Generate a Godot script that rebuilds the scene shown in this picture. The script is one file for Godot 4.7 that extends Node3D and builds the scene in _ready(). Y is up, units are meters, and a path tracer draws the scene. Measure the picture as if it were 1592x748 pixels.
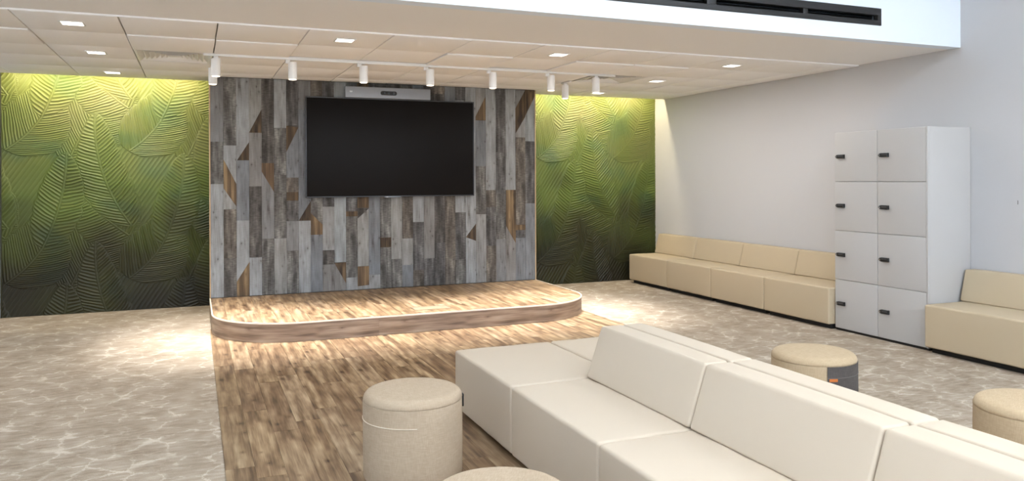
extends Node3D
# Lounge with a plank-clad presentation wall, leaf-embossed green walls, a low stage and modular sofas.
# x runs along the back wall, y is up, z comes towards the camera; metres.

const CEIL := 2.70          # underside of the low ceiling
const BACK := -0.717        # face of the green walls
const RIGHT := 5.358        # face of the white side wall
const BULK := 4.40          # face of the bulkhead where the ceiling steps up
const HIGH := 4.20          # high ceiling over the camera
const TX0 := -0.975         # a tile seam
const TW := 0.6725          # tile width
const TZ0 := 1.775          # a tile row line
const TD := 0.72            # tile depth
const FAR_Z := 13.0
const LEFT_X := -6.6

var M := {}
var rng := RandomNumberGenerator.new()


func _ready() -> void:
	rng.seed = 20240
	M.chrome = plain(c8(190, 192, 196), 0.25, 0.9)
	setup_view()
	materials()
	room_shell()
	ceiling_low()
	plank_wall()
	green_walls()
	wood_floor()
	stage()
	lockers()
	wall_sofas()
	island()
	poufs()
	television()
	track()
	downlights()
	coves()
	grille()


# ---------------------------------------------------------------- view and light
func setup_view() -> void:
	var cam := Camera3D.new()
	cam.name = "camera"
	add_child(cam)
	cam.position = Vector3(-1.1455, 1.5314, 9.4548)
	cam.rotation = Vector3(0, -0.3874, -0.0039)
	cam.projection = Camera3D.PROJECTION_FRUSTUM
	cam.near = 0.05
	cam.far = 60.0
	cam.size = 0.05 * 748.0 / 1211.86
	cam.frustum_offset = Vector2(0, 0.05 * (277.33 - 374.0) / 1211.86)
	cam.current = true
	var we := WorldEnvironment.new()
	we.name = "environment"
	var e := Environment.new()
	var sky := Sky.new()
	var sm := ProceduralSkyMaterial.new()
	sm.sky_top_color = Color(0.80, 0.89, 1.0)
	sm.sky_horizon_color = Color(0.93, 0.96, 1.0)
	sm.ground_horizon_color = Color(0.72, 0.72, 0.71)
	sm.ground_bottom_color = Color(0.55, 0.55, 0.54)
	sm.sky_energy_multiplier = 2.0
	sm.ground_energy_multiplier = 3.6
	sky.sky_material = sm
	e.background_mode = Environment.BG_SKY
	e.sky = sky
	e.tonemap_mode = Environment.TONE_MAPPER_LINEAR
	e.tonemap_exposure = 1.06
	e.sdfgi_enabled = true
	e.ssao_enabled = true
	e.ssil_enabled = true
	we.environment = e
	add_child(we)
	# six added fill lights, unseen under the high ceiling, glowing up and down
	for p in HIGH_PANELS:
		high_panel(p)


const HIGH_PANELS := [Vector2(-2.6, 7.9), Vector2(1.0, 7.9), Vector2(3.9, 7.9), Vector2(-2.6, 10.6), Vector2(1.0, 10.6), Vector2(3.9, 10.6)]
const DOWN_GLOW := 2.0
const UP_GLOW := 6.8
const SPOT_ENERGY := 8.0
const DOWN_ENERGY := 1.45
const COVE_ENERGY := 2.5
var warm := Color(1.0, 0.995, 0.985)
var cove_color := Color(1.0, 0.93, 0.76)


func high_panel(p: Vector2) -> void:
	var where: String = ["by the bulkhead over the carpet", "by the bulkhead over the island sofa", "by the bulkhead over the lockers", "behind the camera over the carpet", "behind the camera over the island sofa", "behind the camera by the white wall"][HIGH_PANELS.find(p)]
	var o := thing("pendant_light", "square white pendant light hung under the high ceiling " + where, "pendant light", Vector3(p.x, 3.72, p.y), 0.0, "pendant lights under the high ceiling")
	part("body", rounded(Vector3.ZERO, Vector3(0.92, 0.05, 0.92), 0.008, 2), plain(Color(0.9, 0.9, 0.9), 0.5), o)
	part("diffuser", rounded(Vector3(0, -0.026, 0), Vector3(0.86, 0.006, 0.86), 0.002, 1), glow(Color(1, 0.97, 0.93), 1.5), o)
	part("uplight_lens", rounded(Vector3(0, 0.026, 0), Vector3(0.86, 0.006, 0.86), 0.002, 1), glow(Color(1, 0.97, 0.93), 1.5), o)
	for s in [Vector2(-1, -1), Vector2(1, -1), Vector2(-1, 1), Vector2(1, 1)]:
		part("wire", turned(PackedVector2Array([Vector2(0.0015, 0.025), Vector2(0.0015, HIGH - 3.72)]), Vector3(s.x * 0.42, 0, s.y * 0.42), 6), M.chrome, o)
	for k in 2:
		var l := AreaLight3D.new()
		l.name = "panel_glow"
		l.area_size = Vector2(0.86, 0.86)
		l.light_color = Color(1.0, 0.975, 0.93) if k == 0 else Color(0.95, 0.975, 1.0)
		l.light_energy = DOWN_GLOW if k == 0 else UP_GLOW
		l.area_range = 30.0
		l.shadow_enabled = true
		l.position = Vector3(0, -0.035 if k == 0 else 0.035, 0)
		l.rotation_degrees.x = -90 if k == 0 else 90
		o.add_child(l, true)


func spot(at: Vector3, energy: float, angle: float, size: float, color: Color, parent: Node3D) -> void:
	var l := SpotLight3D.new()
	l.name = "beam"
	l.position = at
	l.rotation_degrees.x = -90
	l.light_energy = energy
	l.light_color = color
	l.light_size = size
	l.spot_angle = angle
	l.spot_angle_attenuation = 0.9
	l.spot_range = 30.0
	l.spot_attenuation = 2.0
	l.shadow_enabled = true
	parent.add_child(l, true)


# ---------------------------------------------------------------- naming
var used := {}


func numbered(called: String) -> String:
	used[called] = used.get(called, -1) + 1
	return called if used[called] == 0 else "%s_%03d" % [called, used[called]]


func tag(o: Node3D, label: String, category: String, group := "") -> void:
	o.set_meta("label", label)
	o.set_meta("category", category)
	if group != "":
		o.set_meta("group", group)


func thing(called: String, label: String, category: String, at := Vector3.ZERO, turn := 0.0, group := "") -> Node3D:
	var o := Node3D.new()
	o.name = numbered(called)
	o.position = at
	o.rotation.y = turn
	add_child(o)
	tag(o, label, category, group)
	return o


func part(called: String, mesh: Mesh, mat: Material, parent: Node3D) -> MeshInstance3D:
	var o := MeshInstance3D.new()
	var k := 0
	var n := called
	while parent.has_node(n):
		k += 1
		n = "%s_%03d" % [called, k]
		if k > 2 and parent.has_meta("last_" + called):
			k = int(parent.get_meta("last_" + called)) + 1
			n = "%s_%03d" % [called, k]
	if k > 0:
		parent.set_meta("last_" + called, k)
	o.name = n
	o.mesh = mesh
	o.material_override = mat
	parent.add_child(o, true)
	return o


func struct(called: String, mesh: Mesh, mat: Material) -> MeshInstance3D:
	var o := part(called, mesh, mat, self)
	o.set_meta("kind", "structure")
	return o


func struct_root(called: String) -> Node3D:
	var o := Node3D.new()
	o.name = called
	add_child(o)
	o.set_meta("kind", "structure")
	return o


# ---------------------------------------------------------------- shapes
func tri(st: SurfaceTool, a: Vector3, b: Vector3, c: Vector3, n: Vector3) -> void:
	# clockwise seen from the side n points to
	if (b - a).cross(c - a).dot(n) > 0.0:
		st.add_vertex(a); st.add_vertex(c); st.add_vertex(b)
	else:
		st.add_vertex(a); st.add_vertex(b); st.add_vertex(c)


func quad(st: SurfaceTool, a: Vector3, b: Vector3, c: Vector3, d: Vector3, n: Vector3) -> void:
	tri(st, a, b, c, n)
	tri(st, a, c, d, n)


func done(st: SurfaceTool) -> ArrayMesh:
	st.generate_normals()
	return st.commit()


func begin() -> SurfaceTool:
	var st := SurfaceTool.new()
	st.begin(Mesh.PRIMITIVE_TRIANGLES)
	st.set_smooth_group(0)
	return st


# a box with rounded edges, optionally bent by a function of the point
func rbox(st: SurfaceTool, c: Vector3, size: Vector3, r: float, seg := 3, sub := 1, bend = null) -> void:
	var h := size / 2.0
	r = minf(r, minf(h.x, minf(h.y, h.z)) * 0.98)
	var lists := []
	for a in 3:
		var l := PackedFloat32Array()
		var k: float = h[a] - r
		for i in seg + 1:
			l.append(-k - r * tan(PI / 4.0 * (1.0 - float(i) / seg)))
		for i in range(1, sub):
			l.append(-k + 2.0 * k * i / sub)
		for i in seg + 1:
			l.append(k + r * tan(PI / 4.0 * float(i) / seg))
		lists.append(l)
	for a in 3:
		var b := (a + 1) % 3
		var d := (a + 2) % 3
		for s in [-1.0, 1.0]:
			var grid := []
			var dirs := []
			for u in lists[b]:
				var row := PackedVector3Array()
				var drow := PackedVector3Array()
				for w in lists[d]:
					var p := Vector3.ZERO
					p[a] = s * h[a]
					p[b] = u
					p[d] = w
					var inner := Vector3(clampf(p.x, -h.x + r, h.x - r), clampf(p.y, -h.y + r, h.y - r), clampf(p.z, -h.z + r, h.z - r))
					var n := (p - inner).normalized()
					var q := inner + n * r
					if bend != null:
						q = bend.call(q)
					row.append(q + c)
					drow.append(n)
				grid.append(row)
				dirs.append(drow)
			for i in grid.size() - 1:
				for j in grid[0].size() - 1:
					var n: Vector3 = dirs[i][j] + dirs[i + 1][j + 1]
					quad(st, grid[i][j], grid[i + 1][j], grid[i + 1][j + 1], grid[i][j + 1], n)


func rounded(c: Vector3, size: Vector3, r: float, seg := 3, sub := 1, bend = null) -> ArrayMesh:
	var st := begin()
	rbox(st, c, size, r, seg, sub, bend)
	return done(st)


# a convex outline in the xy plane, pushed out to z = depth with a bevelled front edge; uv in metres times scale
func slab(outline: PackedVector2Array, depth: float, bevel: float, uv_scale: Vector2, uv_at: Vector2, skip_back := true) -> ArrayMesh:
	var poly := outline
	var area := 0.0
	for i in poly.size():
		area += poly[i].cross(poly[(i + 1) % poly.size()])
	if area < 0:
		poly = poly.duplicate()
		poly.reverse()
	var n := poly.size()
	var inset := PackedVector2Array()
	for i in n:
		var e0 := (poly[i] - poly[(i + n - 1) % n]).normalized()
		var e1 := (poly[(i + 1) % n] - poly[i]).normalized()
		var m0 := Vector2(-e0.y, e0.x)
		var m1 := Vector2(-e1.y, e1.x)
		var m := (m0 + m1).normalized()
		inset.append(poly[i] + m * minf(bevel / maxf(m.dot(m0), 0.3), bevel * 2.5))
	var st := SurfaceTool.new()
	st.begin(Mesh.PRIMITIVE_TRIANGLES)
	var put := func(a: Vector3, b: Vector3, c: Vector3, nn: Vector3):
		var list := [a, b, c]
		if (b - a).cross(c - a).dot(nn) > 0.0:
			list = [a, c, b]
		for p in list:
			st.set_normal(nn)
			st.set_uv(Vector2(p.x, -p.y) * uv_scale + uv_at)
			st.add_vertex(p)
	for i in range(1, n - 1):
		put.call(Vector3(inset[0].x, inset[0].y, depth), Vector3(inset[i].x, inset[i].y, depth), Vector3(inset[i + 1].x, inset[i + 1].y, depth), Vector3(0, 0, 1))
		if not skip_back:
			put.call(Vector3(poly[0].x, poly[0].y, 0), Vector3(poly[i].x, poly[i].y, 0), Vector3(poly[i + 1].x, poly[i + 1].y, 0), Vector3(0, 0, -1))
	for i in n:
		var j := (i + 1) % n
		var e := (poly[j] - poly[i]).normalized()
		var out := Vector3(e.y, -e.x, 0)
		var a := Vector3(poly[i].x, poly[i].y, 0)
		var b := Vector3(poly[j].x, poly[j].y, 0)
		var up := Vector3(0, 0, depth - bevel)
		put.call(a, b, b + up, out)
		put.call(a, b + up, a + up, out)
		var ai := Vector3(inset[i].x, inset[i].y, depth)
		var bi := Vector3(inset[j].x, inset[j].y, depth)
		var slope := (out + Vector3(0, 0, 1)).normalized()
		put.call(a + up, b + up, bi, slope)
		put.call(a + up, bi, ai, slope)
	return st.commit()


func rect(x0: float, y0: float, x1: float, y1: float) -> PackedVector2Array:
	return PackedVector2Array([Vector2(x0, y0), Vector2(x1, y0), Vector2(x1, y1), Vector2(x0, y1)])


# turned round the y axis from a profile of (radius, height); edges sharper than 40 degrees stay sharp
func lathe(st: SurfaceTool, prof: PackedVector2Array, at := Vector3.ZERO, segs := 40, from := 0.0, to := TAU) -> void:
	var group := 0
	for k in prof.size() - 1:
		var p := prof[k]
		var q := prof[k + 1]
		if k > 0 and absf((p - prof[k - 1]).angle_to(q - p)) > 0.7:
			group += 1
		st.set_smooth_group(group)
		for i in segs:
			var a := from + (to - from) * i / segs
			var b := from + (to - from) * (i + 1) / segs
			var va := Vector3(cos(a), 0, sin(a))
			var vb := Vector3(cos(b), 0, sin(b))
			var y0 := Vector3(0, p.y, 0)
			var y1 := Vector3(0, q.y, 0)
			var mid := (va + vb).normalized()
			var nn := mid * (q.y - p.y) + Vector3(0, -(q.x - p.x), 0)
			if p.x > 1e-6:
				tri(st, at + va * p.x + y0, at + vb * p.x + y0, at + vb * q.x + y1, nn)
			if q.x > 1e-6:
				tri(st, at + va * p.x + y0, at + vb * q.x + y1, at + va * q.x + y1, nn)


func turned(prof: PackedVector2Array, at := Vector3.ZERO, segs := 40, from := 0.0, to := TAU) -> ArrayMesh:
	var st := begin()
	lathe(st, prof, at, segs, from, to)
	return done(st)


# ---------------------------------------------------------------- materials
func plain(c: Color, rough := 0.6, metal := 0.0) -> StandardMaterial3D:
	var m := StandardMaterial3D.new()
	m.albedo_color = c
	m.roughness = rough
	m.metallic = metal
	return m


func glow(c: Color, e: float) -> StandardMaterial3D:
	var m := plain(c, 0.5)
	m.emission_enabled = true
	m.emission = c
	m.emission_energy_multiplier = e
	return m


func noise_bytes(sd: int, freq: float, w: int, h: int, sx: int, sy: int, oct := 3, cell := false, warp := 0.0) -> PackedByteArray:
	var n := FastNoiseLite.new()
	n.seed = sd
	n.frequency = freq
	n.fractal_octaves = oct
	n.noise_type = FastNoiseLite.TYPE_SIMPLEX_SMOOTH
	if cell:
		n.noise_type = FastNoiseLite.TYPE_CELLULAR
		n.fractal_type = FastNoiseLite.FRACTAL_NONE
		n.cellular_return_type = FastNoiseLite.RETURN_DISTANCE2_SUB
		n.cellular_jitter = 1.0
	if warp > 0.0:
		n.domain_warp_enabled = true
		n.domain_warp_amplitude = warp
		n.domain_warp_frequency = freq * 1.7
		n.domain_warp_fractal_octaves = 4
	var im := n.get_seamless_image(w / sx, h / sy)
	im.convert(Image.FORMAT_L8)
	if sx > 1 or sy > 1:
		im.resize(w, h, Image.INTERPOLATE_CUBIC)
	return im.get_data()


func lut(stops: Array) -> PackedByteArray:
	var g := Gradient.new()
	g.offsets = PackedFloat32Array()
	g.colors = PackedColorArray()
	var offs := PackedFloat32Array()
	var cols := PackedColorArray()
	for s in stops:
		offs.append(s[0])
		cols.append(s[1])
	g.offsets = offs
	g.colors = cols
	var out := PackedByteArray()
	for i in 256:
		var c := g.sample(i / 255.0)
		out.append(int(c.r * 255)); out.append(int(c.g * 255)); out.append(int(c.b * 255))
	return out


func paint(t: PackedByteArray, table: PackedByteArray, w: int, h: int) -> ImageTexture:
	var px := PackedByteArray()
	px.resize(w * h * 3)
	var j := 0
	for i in w * h:
		var k := t[i] * 3
		px[j] = table[k]
		px[j + 1] = table[k + 1]
		px[j + 2] = table[k + 2]
		j += 3
	return ImageTexture.create_from_image(Image.create_from_data(w, h, false, Image.FORMAT_RGB8, px))


func grey(t: PackedByteArray, w: int, h: int) -> ImageTexture:
	return ImageTexture.create_from_image(Image.create_from_data(w, h, false, Image.FORMAT_L8, t))


# wood grain along v: streaks, pores, blotches, knots, saw marks across
func grain(sd: int, w: int, h: int, k_streak: float, k_fine: float, k_blot: float, k_saw: float, knots: int) -> PackedByteArray:
	var a := noise_bytes(sd, 0.02, w, h, 1, 16, 3, false, 12.0)
	var b := noise_bytes(sd + 1, 0.16, w, h, 1, 32, 2)
	var c := noise_bytes(sd + 2, 0.024, w, h, 2, 8, 3)
	var d := noise_bytes(sd + 3, 0.14, w, h, 8, 2, 3)
	var out := PackedByteArray()
	out.resize(w * h)
	for i in w * h:
		out[i] = clampi(int(128.0 + (a[i] - 128) * k_streak + (b[i] - 128) * k_fine + (c[i] - 128) * k_blot + (d[i] - 128) * k_saw), 0, 255)
	var r := RandomNumberGenerator.new()
	r.seed = sd
	for n in knots:
		var kx := r.randi_range(20, w - 20)
		var ky := r.randi_range(40, h - 40)
		var kr := r.randf_range(5.0, 12.0)
		for y in range(-int(kr * 4), int(kr * 4)):
			for x in range(-int(kr * 2.5), int(kr * 2.5)):
				var yy := ky + y
				var xx := kx + x
				if yy < 0 or yy >= h or xx < 0 or xx >= w:
					continue
				var dd := sqrt(x * x + y * y * 0.36) / kr
				if dd > 2.4:
					continue
				var i := yy * w + xx
				var v := -85.0 if dd < 0.55 else (-45.0 - 20.0 * sin(dd * 14.0)) * smoothstep(2.4, 0.6, dd)
				out[i] = clampi(int(out[i] + v), 0, 255)
	return out


func wood(t: PackedByteArray, w: int, h: int, table: PackedByteArray, rough: float, bump: float) -> StandardMaterial3D:
	var m := plain(Color.WHITE, rough)
	m.albedo_texture = paint(t, table, w, h)
	if bump > 0.0:
		m.heightmap_enabled = true
		m.heightmap_texture = grey(t, w, h)
		m.heightmap_scale = bump
	return m


func tint(m: StandardMaterial3D, c: Color) -> StandardMaterial3D:
	var k: StandardMaterial3D = m.duplicate()
	k.albedo_color = c
	return k


func c8(r: int, g: int, b: int) -> Color:
	return Color8(r, g, b)


func materials() -> void:
	M.white_wall = plain(c8(233, 243, 254), 0.85)
	M.side_wall = plain(c8(195, 194, 195), 0.85)  # same paint as white_wall, greyed here to stand in for dimmer light
	M.ceiling = plain(c8(242, 241, 240), 0.9)
	M.tile = plain(c8(243, 242, 241), 0.95)
	M.grid = plain(c8(210, 204, 196), 0.8)
	M.white_paint = plain(c8(232, 232, 232), 0.45)
	M.locker = plain(c8(187, 185, 183), 0.4)
	M.black = plain(c8(20, 20, 21), 0.5)
	M.plinth = plain(c8(16, 15, 15), 0.6)
	# leathers: fine pebble relief
	var peb := noise_bytes(5, 0.22, 256, 256, 1, 1, 2)
	var pebble := grey(peb, 256, 256)
	for row in [["cream", c8(199, 185, 166)], ["beige", c8(192, 175, 148)]]:
		var m := plain(row[1], 0.6)
		m.metallic_specular = 0.25
		m.heightmap_enabled = true
		m.heightmap_texture = pebble
		m.heightmap_scale = 0.02
		m.uv1_triplanar = true
		m.uv1_scale = Vector3.ONE * 6.0
		M[row[0]] = m
	# woven pouf cloth
	var w1 := noise_bytes(8, 0.3, 256, 256, 1, 16, 2)
	var w2 := noise_bytes(9, 0.3, 256, 256, 16, 1, 2)
	var weave := PackedByteArray()
	weave.resize(256 * 256)
	for i in 256 * 256:
		weave[i] = clampi(int(128 + (w1[i] - 128) * 0.5 + (w2[i] - 128) * 0.5), 0, 255)
	var wg := grey(weave, 256, 256)
	for row in [["cloth_light", c8(163, 144, 120), c8(187, 168, 145)], ["cloth_tan", c8(172, 150, 119), c8(196, 175, 145)], ["felt", c8(72, 67, 64), c8(96, 90, 86)]]:
		var m := plain(Color.WHITE, 0.95)
		m.albedo_texture = paint(weave, lut([[0.2, row[1]], [0.8, row[2]]]), 256, 256)
		m.heightmap_enabled = true
		m.heightmap_texture = wg
		m.heightmap_scale = 0.04
		m.uv1_triplanar = true
		m.uv1_scale = Vector3.ONE * 4.0
		M[row[0]] = m
	# oak-look floor planks
	var f := grain(40, 512, 1024, 0.6, 0.22, 0.45, 0.0, 14)
	var oak := lut([[0.05, c8(70, 50, 34)], [0.3, c8(113, 89, 65)], [0.55, c8(147, 122, 94)], [0.9, c8(186, 164, 135)]])
	M.oak = wood(f, 512, 1024, oak, 0.48, 0.02)
	M.oaks = [M.oak, tint(M.oak, c8(244, 240, 234)), tint(M.oak, c8(232, 228, 220)), tint(M.oak, c8(250, 246, 238)), tint(M.oak, c8(222, 214, 206))]
	M.riser = wood(grain(47, 512, 1024, 0.55, 0.2, 0.5, 0.0, 8), 512, 1024, lut([[0.1, c8(92, 74, 60)], [0.45, c8(138, 116, 98)], [0.9, c8(176, 156, 136)]]), 0.55, 0.02)
	M.nosing = plain(c8(236, 222, 204), 0.35)
	# weathered cladding boards
	var light := grain(60, 256, 1024, 0.42, 0.3, 0.42, 0.12, 9)
	var dark := grain(70, 256, 1024, 0.5, 0.3, 0.6, 0.4, 10)
	var brown := grain(80, 256, 512, 0.6, 0.3, 0.6, 0.0, 9)
	var wl := wood(light, 256, 1024, lut([[0.08, c8(74, 70, 67)], [0.3, c8(126, 126, 126)], [0.6, c8(144, 146, 147)], [0.95, c8(166, 168, 170)]]), 0.8, 0.08)
	var wd := wood(dark, 256, 1024, lut([[0.05, c8(62, 59, 56)], [0.45, c8(94, 92, 89)], [0.7, c8(114, 112, 108)], [0.95, c8(146, 144, 140)]]), 0.85, 0.1)
	var wb := wood(brown, 256, 512, lut([[0.1, c8(64, 53, 41)], [0.5, c8(116, 99, 75)], [0.9, c8(164, 145, 112)]]), 0.75, 0.08)
	M.boards = {
		"L": [wl, tint(wl, c8(244, 240, 236)), tint(wl, c8(248, 244, 238))],
		"W": [tint(wl, c8(250, 254, 255)), wl],
		"M": [tint(wl, c8(214, 211, 209)), tint(wl, c8(222, 216, 210)), tint(wl, c8(204, 206, 210))],
		"G": [tint(wd, c8(252, 242, 232)), wd],
		"D": [tint(wd, c8(226, 226, 230)), tint(wd, c8(214, 210, 208)), wd],
		"T": [tint(wb, c8(226, 216, 206)), tint(wb, c8(216, 202, 192))],
		"K": [tint(wb, c8(160, 150, 144)), tint(wb, c8(178, 168, 160))],
	}
	M.edge = wood(brown, 256, 512, lut([[0.1, c8(150, 118, 86)], [0.9, c8(218, 192, 158)]]), 0.6, 0.0)
	# carpet: pale crackled veins on a mottled sand ground
	var S := 1024
	var v := noise_bytes(21, 0.013, S, S, 1, 1, 1, true, 46.0)
	var v2 := noise_bytes(22, 0.03, S, S, 1, 1, 1, true, 30.0)
	var bl := noise_bytes(23, 0.008, S, S, 1, 1, 4)
	var st := noise_bytes(24, 0.06, S, S, 4, 1, 3)
	var pile := noise_bytes(25, 0.4, S, S, 1, 1, 1)
	var car := PackedByteArray()
	car.resize(S * S)
	for i in S * S:
		var near := clampf((19.0 - v[i]) / 12.0, 0.0, 1.0)
		var near2 := clampf((11.0 - v2[i]) / 9.0, 0.0, 1.0)
		var gate := clampf((bl[i] - 75.0) / 70.0, 0.4, 1.0)
		car[i] = clampi(int(98.0 + near * 92.0 * gate + near2 * 50.0 * (1.15 - gate) + (bl[i] - 128) * 0.35 + (st[i] - 128) * 0.34 + (pile[i] - 128) * 0.22), 0, 255)
	M.carpet = plain(Color.WHITE, 1.0)
	M.carpet.albedo_texture = paint(car, lut([[0.1, c8(134, 118, 100)], [0.4, c8(163, 148, 130)], [0.62, c8(181, 168, 151)], [0.95, c8(205, 195, 181)]]), S, S)
	M.carpet.heightmap_enabled = true
	M.carpet.heightmap_texture = grey(pile, S, S)
	M.carpet.heightmap_scale = 0.15
	M.carpet.uv1_triplanar = true
	M.carpet.uv1_world_triplanar = true
	M.carpet.uv1_scale = Vector3.ONE / 2.6
	# printed green wallcovering: olive, leaf and blue green mottle, foot painted darker for shade
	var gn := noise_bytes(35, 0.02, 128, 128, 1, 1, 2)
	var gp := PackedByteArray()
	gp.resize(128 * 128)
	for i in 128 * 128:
		var up := 1.0 - float(i / 128) / 127.0          # cove light falloff put into the colour: pale top, dark brown foot
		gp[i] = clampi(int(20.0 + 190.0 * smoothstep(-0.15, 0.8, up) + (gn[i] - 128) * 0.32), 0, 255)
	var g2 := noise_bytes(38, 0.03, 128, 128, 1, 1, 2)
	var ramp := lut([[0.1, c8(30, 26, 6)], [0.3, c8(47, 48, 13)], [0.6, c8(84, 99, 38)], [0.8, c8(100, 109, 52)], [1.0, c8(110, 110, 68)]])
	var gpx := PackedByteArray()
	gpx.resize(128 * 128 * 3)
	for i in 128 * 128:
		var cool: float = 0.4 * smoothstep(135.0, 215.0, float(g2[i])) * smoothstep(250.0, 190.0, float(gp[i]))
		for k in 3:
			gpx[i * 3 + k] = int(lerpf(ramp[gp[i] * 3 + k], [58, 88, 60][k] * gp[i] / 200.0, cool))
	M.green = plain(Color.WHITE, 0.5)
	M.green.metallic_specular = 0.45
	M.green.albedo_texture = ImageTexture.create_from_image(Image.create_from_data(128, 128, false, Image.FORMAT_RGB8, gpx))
	M.silver = plain(c8(138, 141, 147), 0.4, 0.4)
	M.glass = plain(Color(0.9, 0.95, 1.0, 0.06), 0.02)
	M.glass.transparency = BaseMaterial3D.TRANSPARENCY_ALPHA


# ---------------------------------------------------------------- room
func bx(x0: float, y0: float, z0: float, x1: float, y1: float, z1: float) -> ArrayMesh:
	var st := begin()
	var a := Vector3(x0, y0, z0)
	var b := Vector3(x1, y1, z1)
	for k in 3:
		var u := (k + 1) % 3
		var w := (k + 2) % 3
		for s in 2:
			st.set_smooth_group(k * 2 + s)
			var p := []
			for q in [[0, 0], [1, 0], [1, 1], [0, 1]]:
				var v := Vector3.ZERO
				v[k] = a[k] if s == 0 else b[k]
				v[u] = a[u] if q[0] == 0 else b[u]
				v[w] = a[w] if q[1] == 0 else b[w]
				p.append(v)
			var n := Vector3.ZERO
			n[k] = -1.0 if s == 0 else 1.0
			quad(st, p[0], p[1], p[2], p[3], n)
	return done(st)


func holed(called: String, lo: Vector3, hi: Vector3, holes: Array, mat: Material) -> CSGCombiner3D:
	var c := CSGCombiner3D.new()
	c.name = called
	var body := CSGBox3D.new()
	body.name = "body"
	body.size = hi - lo
	body.position = (hi + lo) / 2.0
	body.material = mat
	c.add_child(body)
	for h in holes:
		var k := CSGBox3D.new()
		k.name = "opening"
		k.operation = CSGShape3D.OPERATION_SUBTRACTION
		k.size = h[1] - h[0]
		k.position = (h[1] + h[0]) / 2.0
		k.material = mat
		c.add_child(k, true)
	add_child(c)
	c.set_meta("kind", "structure")
	return c


func room_shell() -> void:
	var fl := struct_root("floor")
	part("carpet", bx(LEFT_X - 0.2, -0.12, -0.95, RIGHT + 0.2, 0.0, FAR_Z + 0.2), M.carpet, fl)
	struct("wall_back", bx(LEFT_X, 0.0, -0.95, RIGHT, 3.1, BACK - 0.012), M.white_wall)
	var wr := struct("wall_right", bx(RIGHT, 0.0, -0.95, RIGHT + 0.2, HIGH + 0.2, FAR_Z), M.side_wall)
	# a small dark nick in the paint
	var nick := part("scuff", rounded(Vector3(RIGHT - 0.0005, 1.309, 4.931), Vector3(0.002, 0.034, 0.006), 0.0009, 1, 1), plain(c8(110, 108, 106), 0.8), wr)
	nick.name = "scuff"
	# daylight comes through windows in the wall behind the camera
	var wins := []
	var glasses := []
	holed("wall_left", Vector3(LEFT_X - 0.2, 0, -0.95), Vector3(LEFT_X, HIGH + 0.2, FAR_Z), [], M.white_wall)
	for i in 4:
		var x0 := LEFT_X + 0.5 + i * 2.9
		wins.append([Vector3(x0, 0.5, FAR_Z - 0.2), Vector3(x0 + 2.5, 3.9, FAR_Z + 0.4)])
		glasses.append([Vector3(x0 + 1.25, 2.2, FAR_Z + 0.1), Vector2(2.5, 3.4), 0.0])
	holed("wall_front", Vector3(LEFT_X, 0, FAR_Z), Vector3(RIGHT, HIGH + 0.2, FAR_Z + 0.2), wins, M.white_wall)
	for i in glasses.size():
		var g = glasses[i]
		var w := struct_root("window_%d" % (i + 1))
		w.position = g[0]
		w.rotation.y = g[2]
		var hx: float = g[1].x / 2.0
		var hy: float = g[1].y / 2.0
		var fr := begin()
		for s in [-1, 1]:
			rbox(fr, Vector3(s * (hx - 0.03), 0, 0), Vector3(0.06, hy * 2, 0.07), 0.006, 1)
			rbox(fr, Vector3(0, s * (hy - 0.03), 0), Vector3(hx * 2 - 0.12, 0.06, 0.07), 0.006, 1)
		rbox(fr, Vector3.ZERO, Vector3(0.05, hy * 2 - 0.12, 0.06), 0.006, 1)
		part("window_frame", done(fr), M.white_paint, w)
		for s in [-1, 1]:
			part("pane", rounded(Vector3(s * (hx / 2.0 - 0.005), 0, 0), Vector3(hx - 0.085, hy * 2 - 0.12, 0.006), 0.001, 1), M.glass, w)
	struct("ceiling_high", bx(LEFT_X, HIGH, BULK - 0.12, RIGHT, HIGH + 0.2, FAR_Z), M.white_wall)
	holed("wall_bulkhead", Vector3(LEFT_X, CEIL + 0.013, BULK - 0.12), Vector3(RIGHT, HIGH, BULK), [[Vector3(0.2, 2.842, BULK - 0.2), Vector3(4.387, 2.994, BULK + 0.1)]], M.white_wall)


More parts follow.
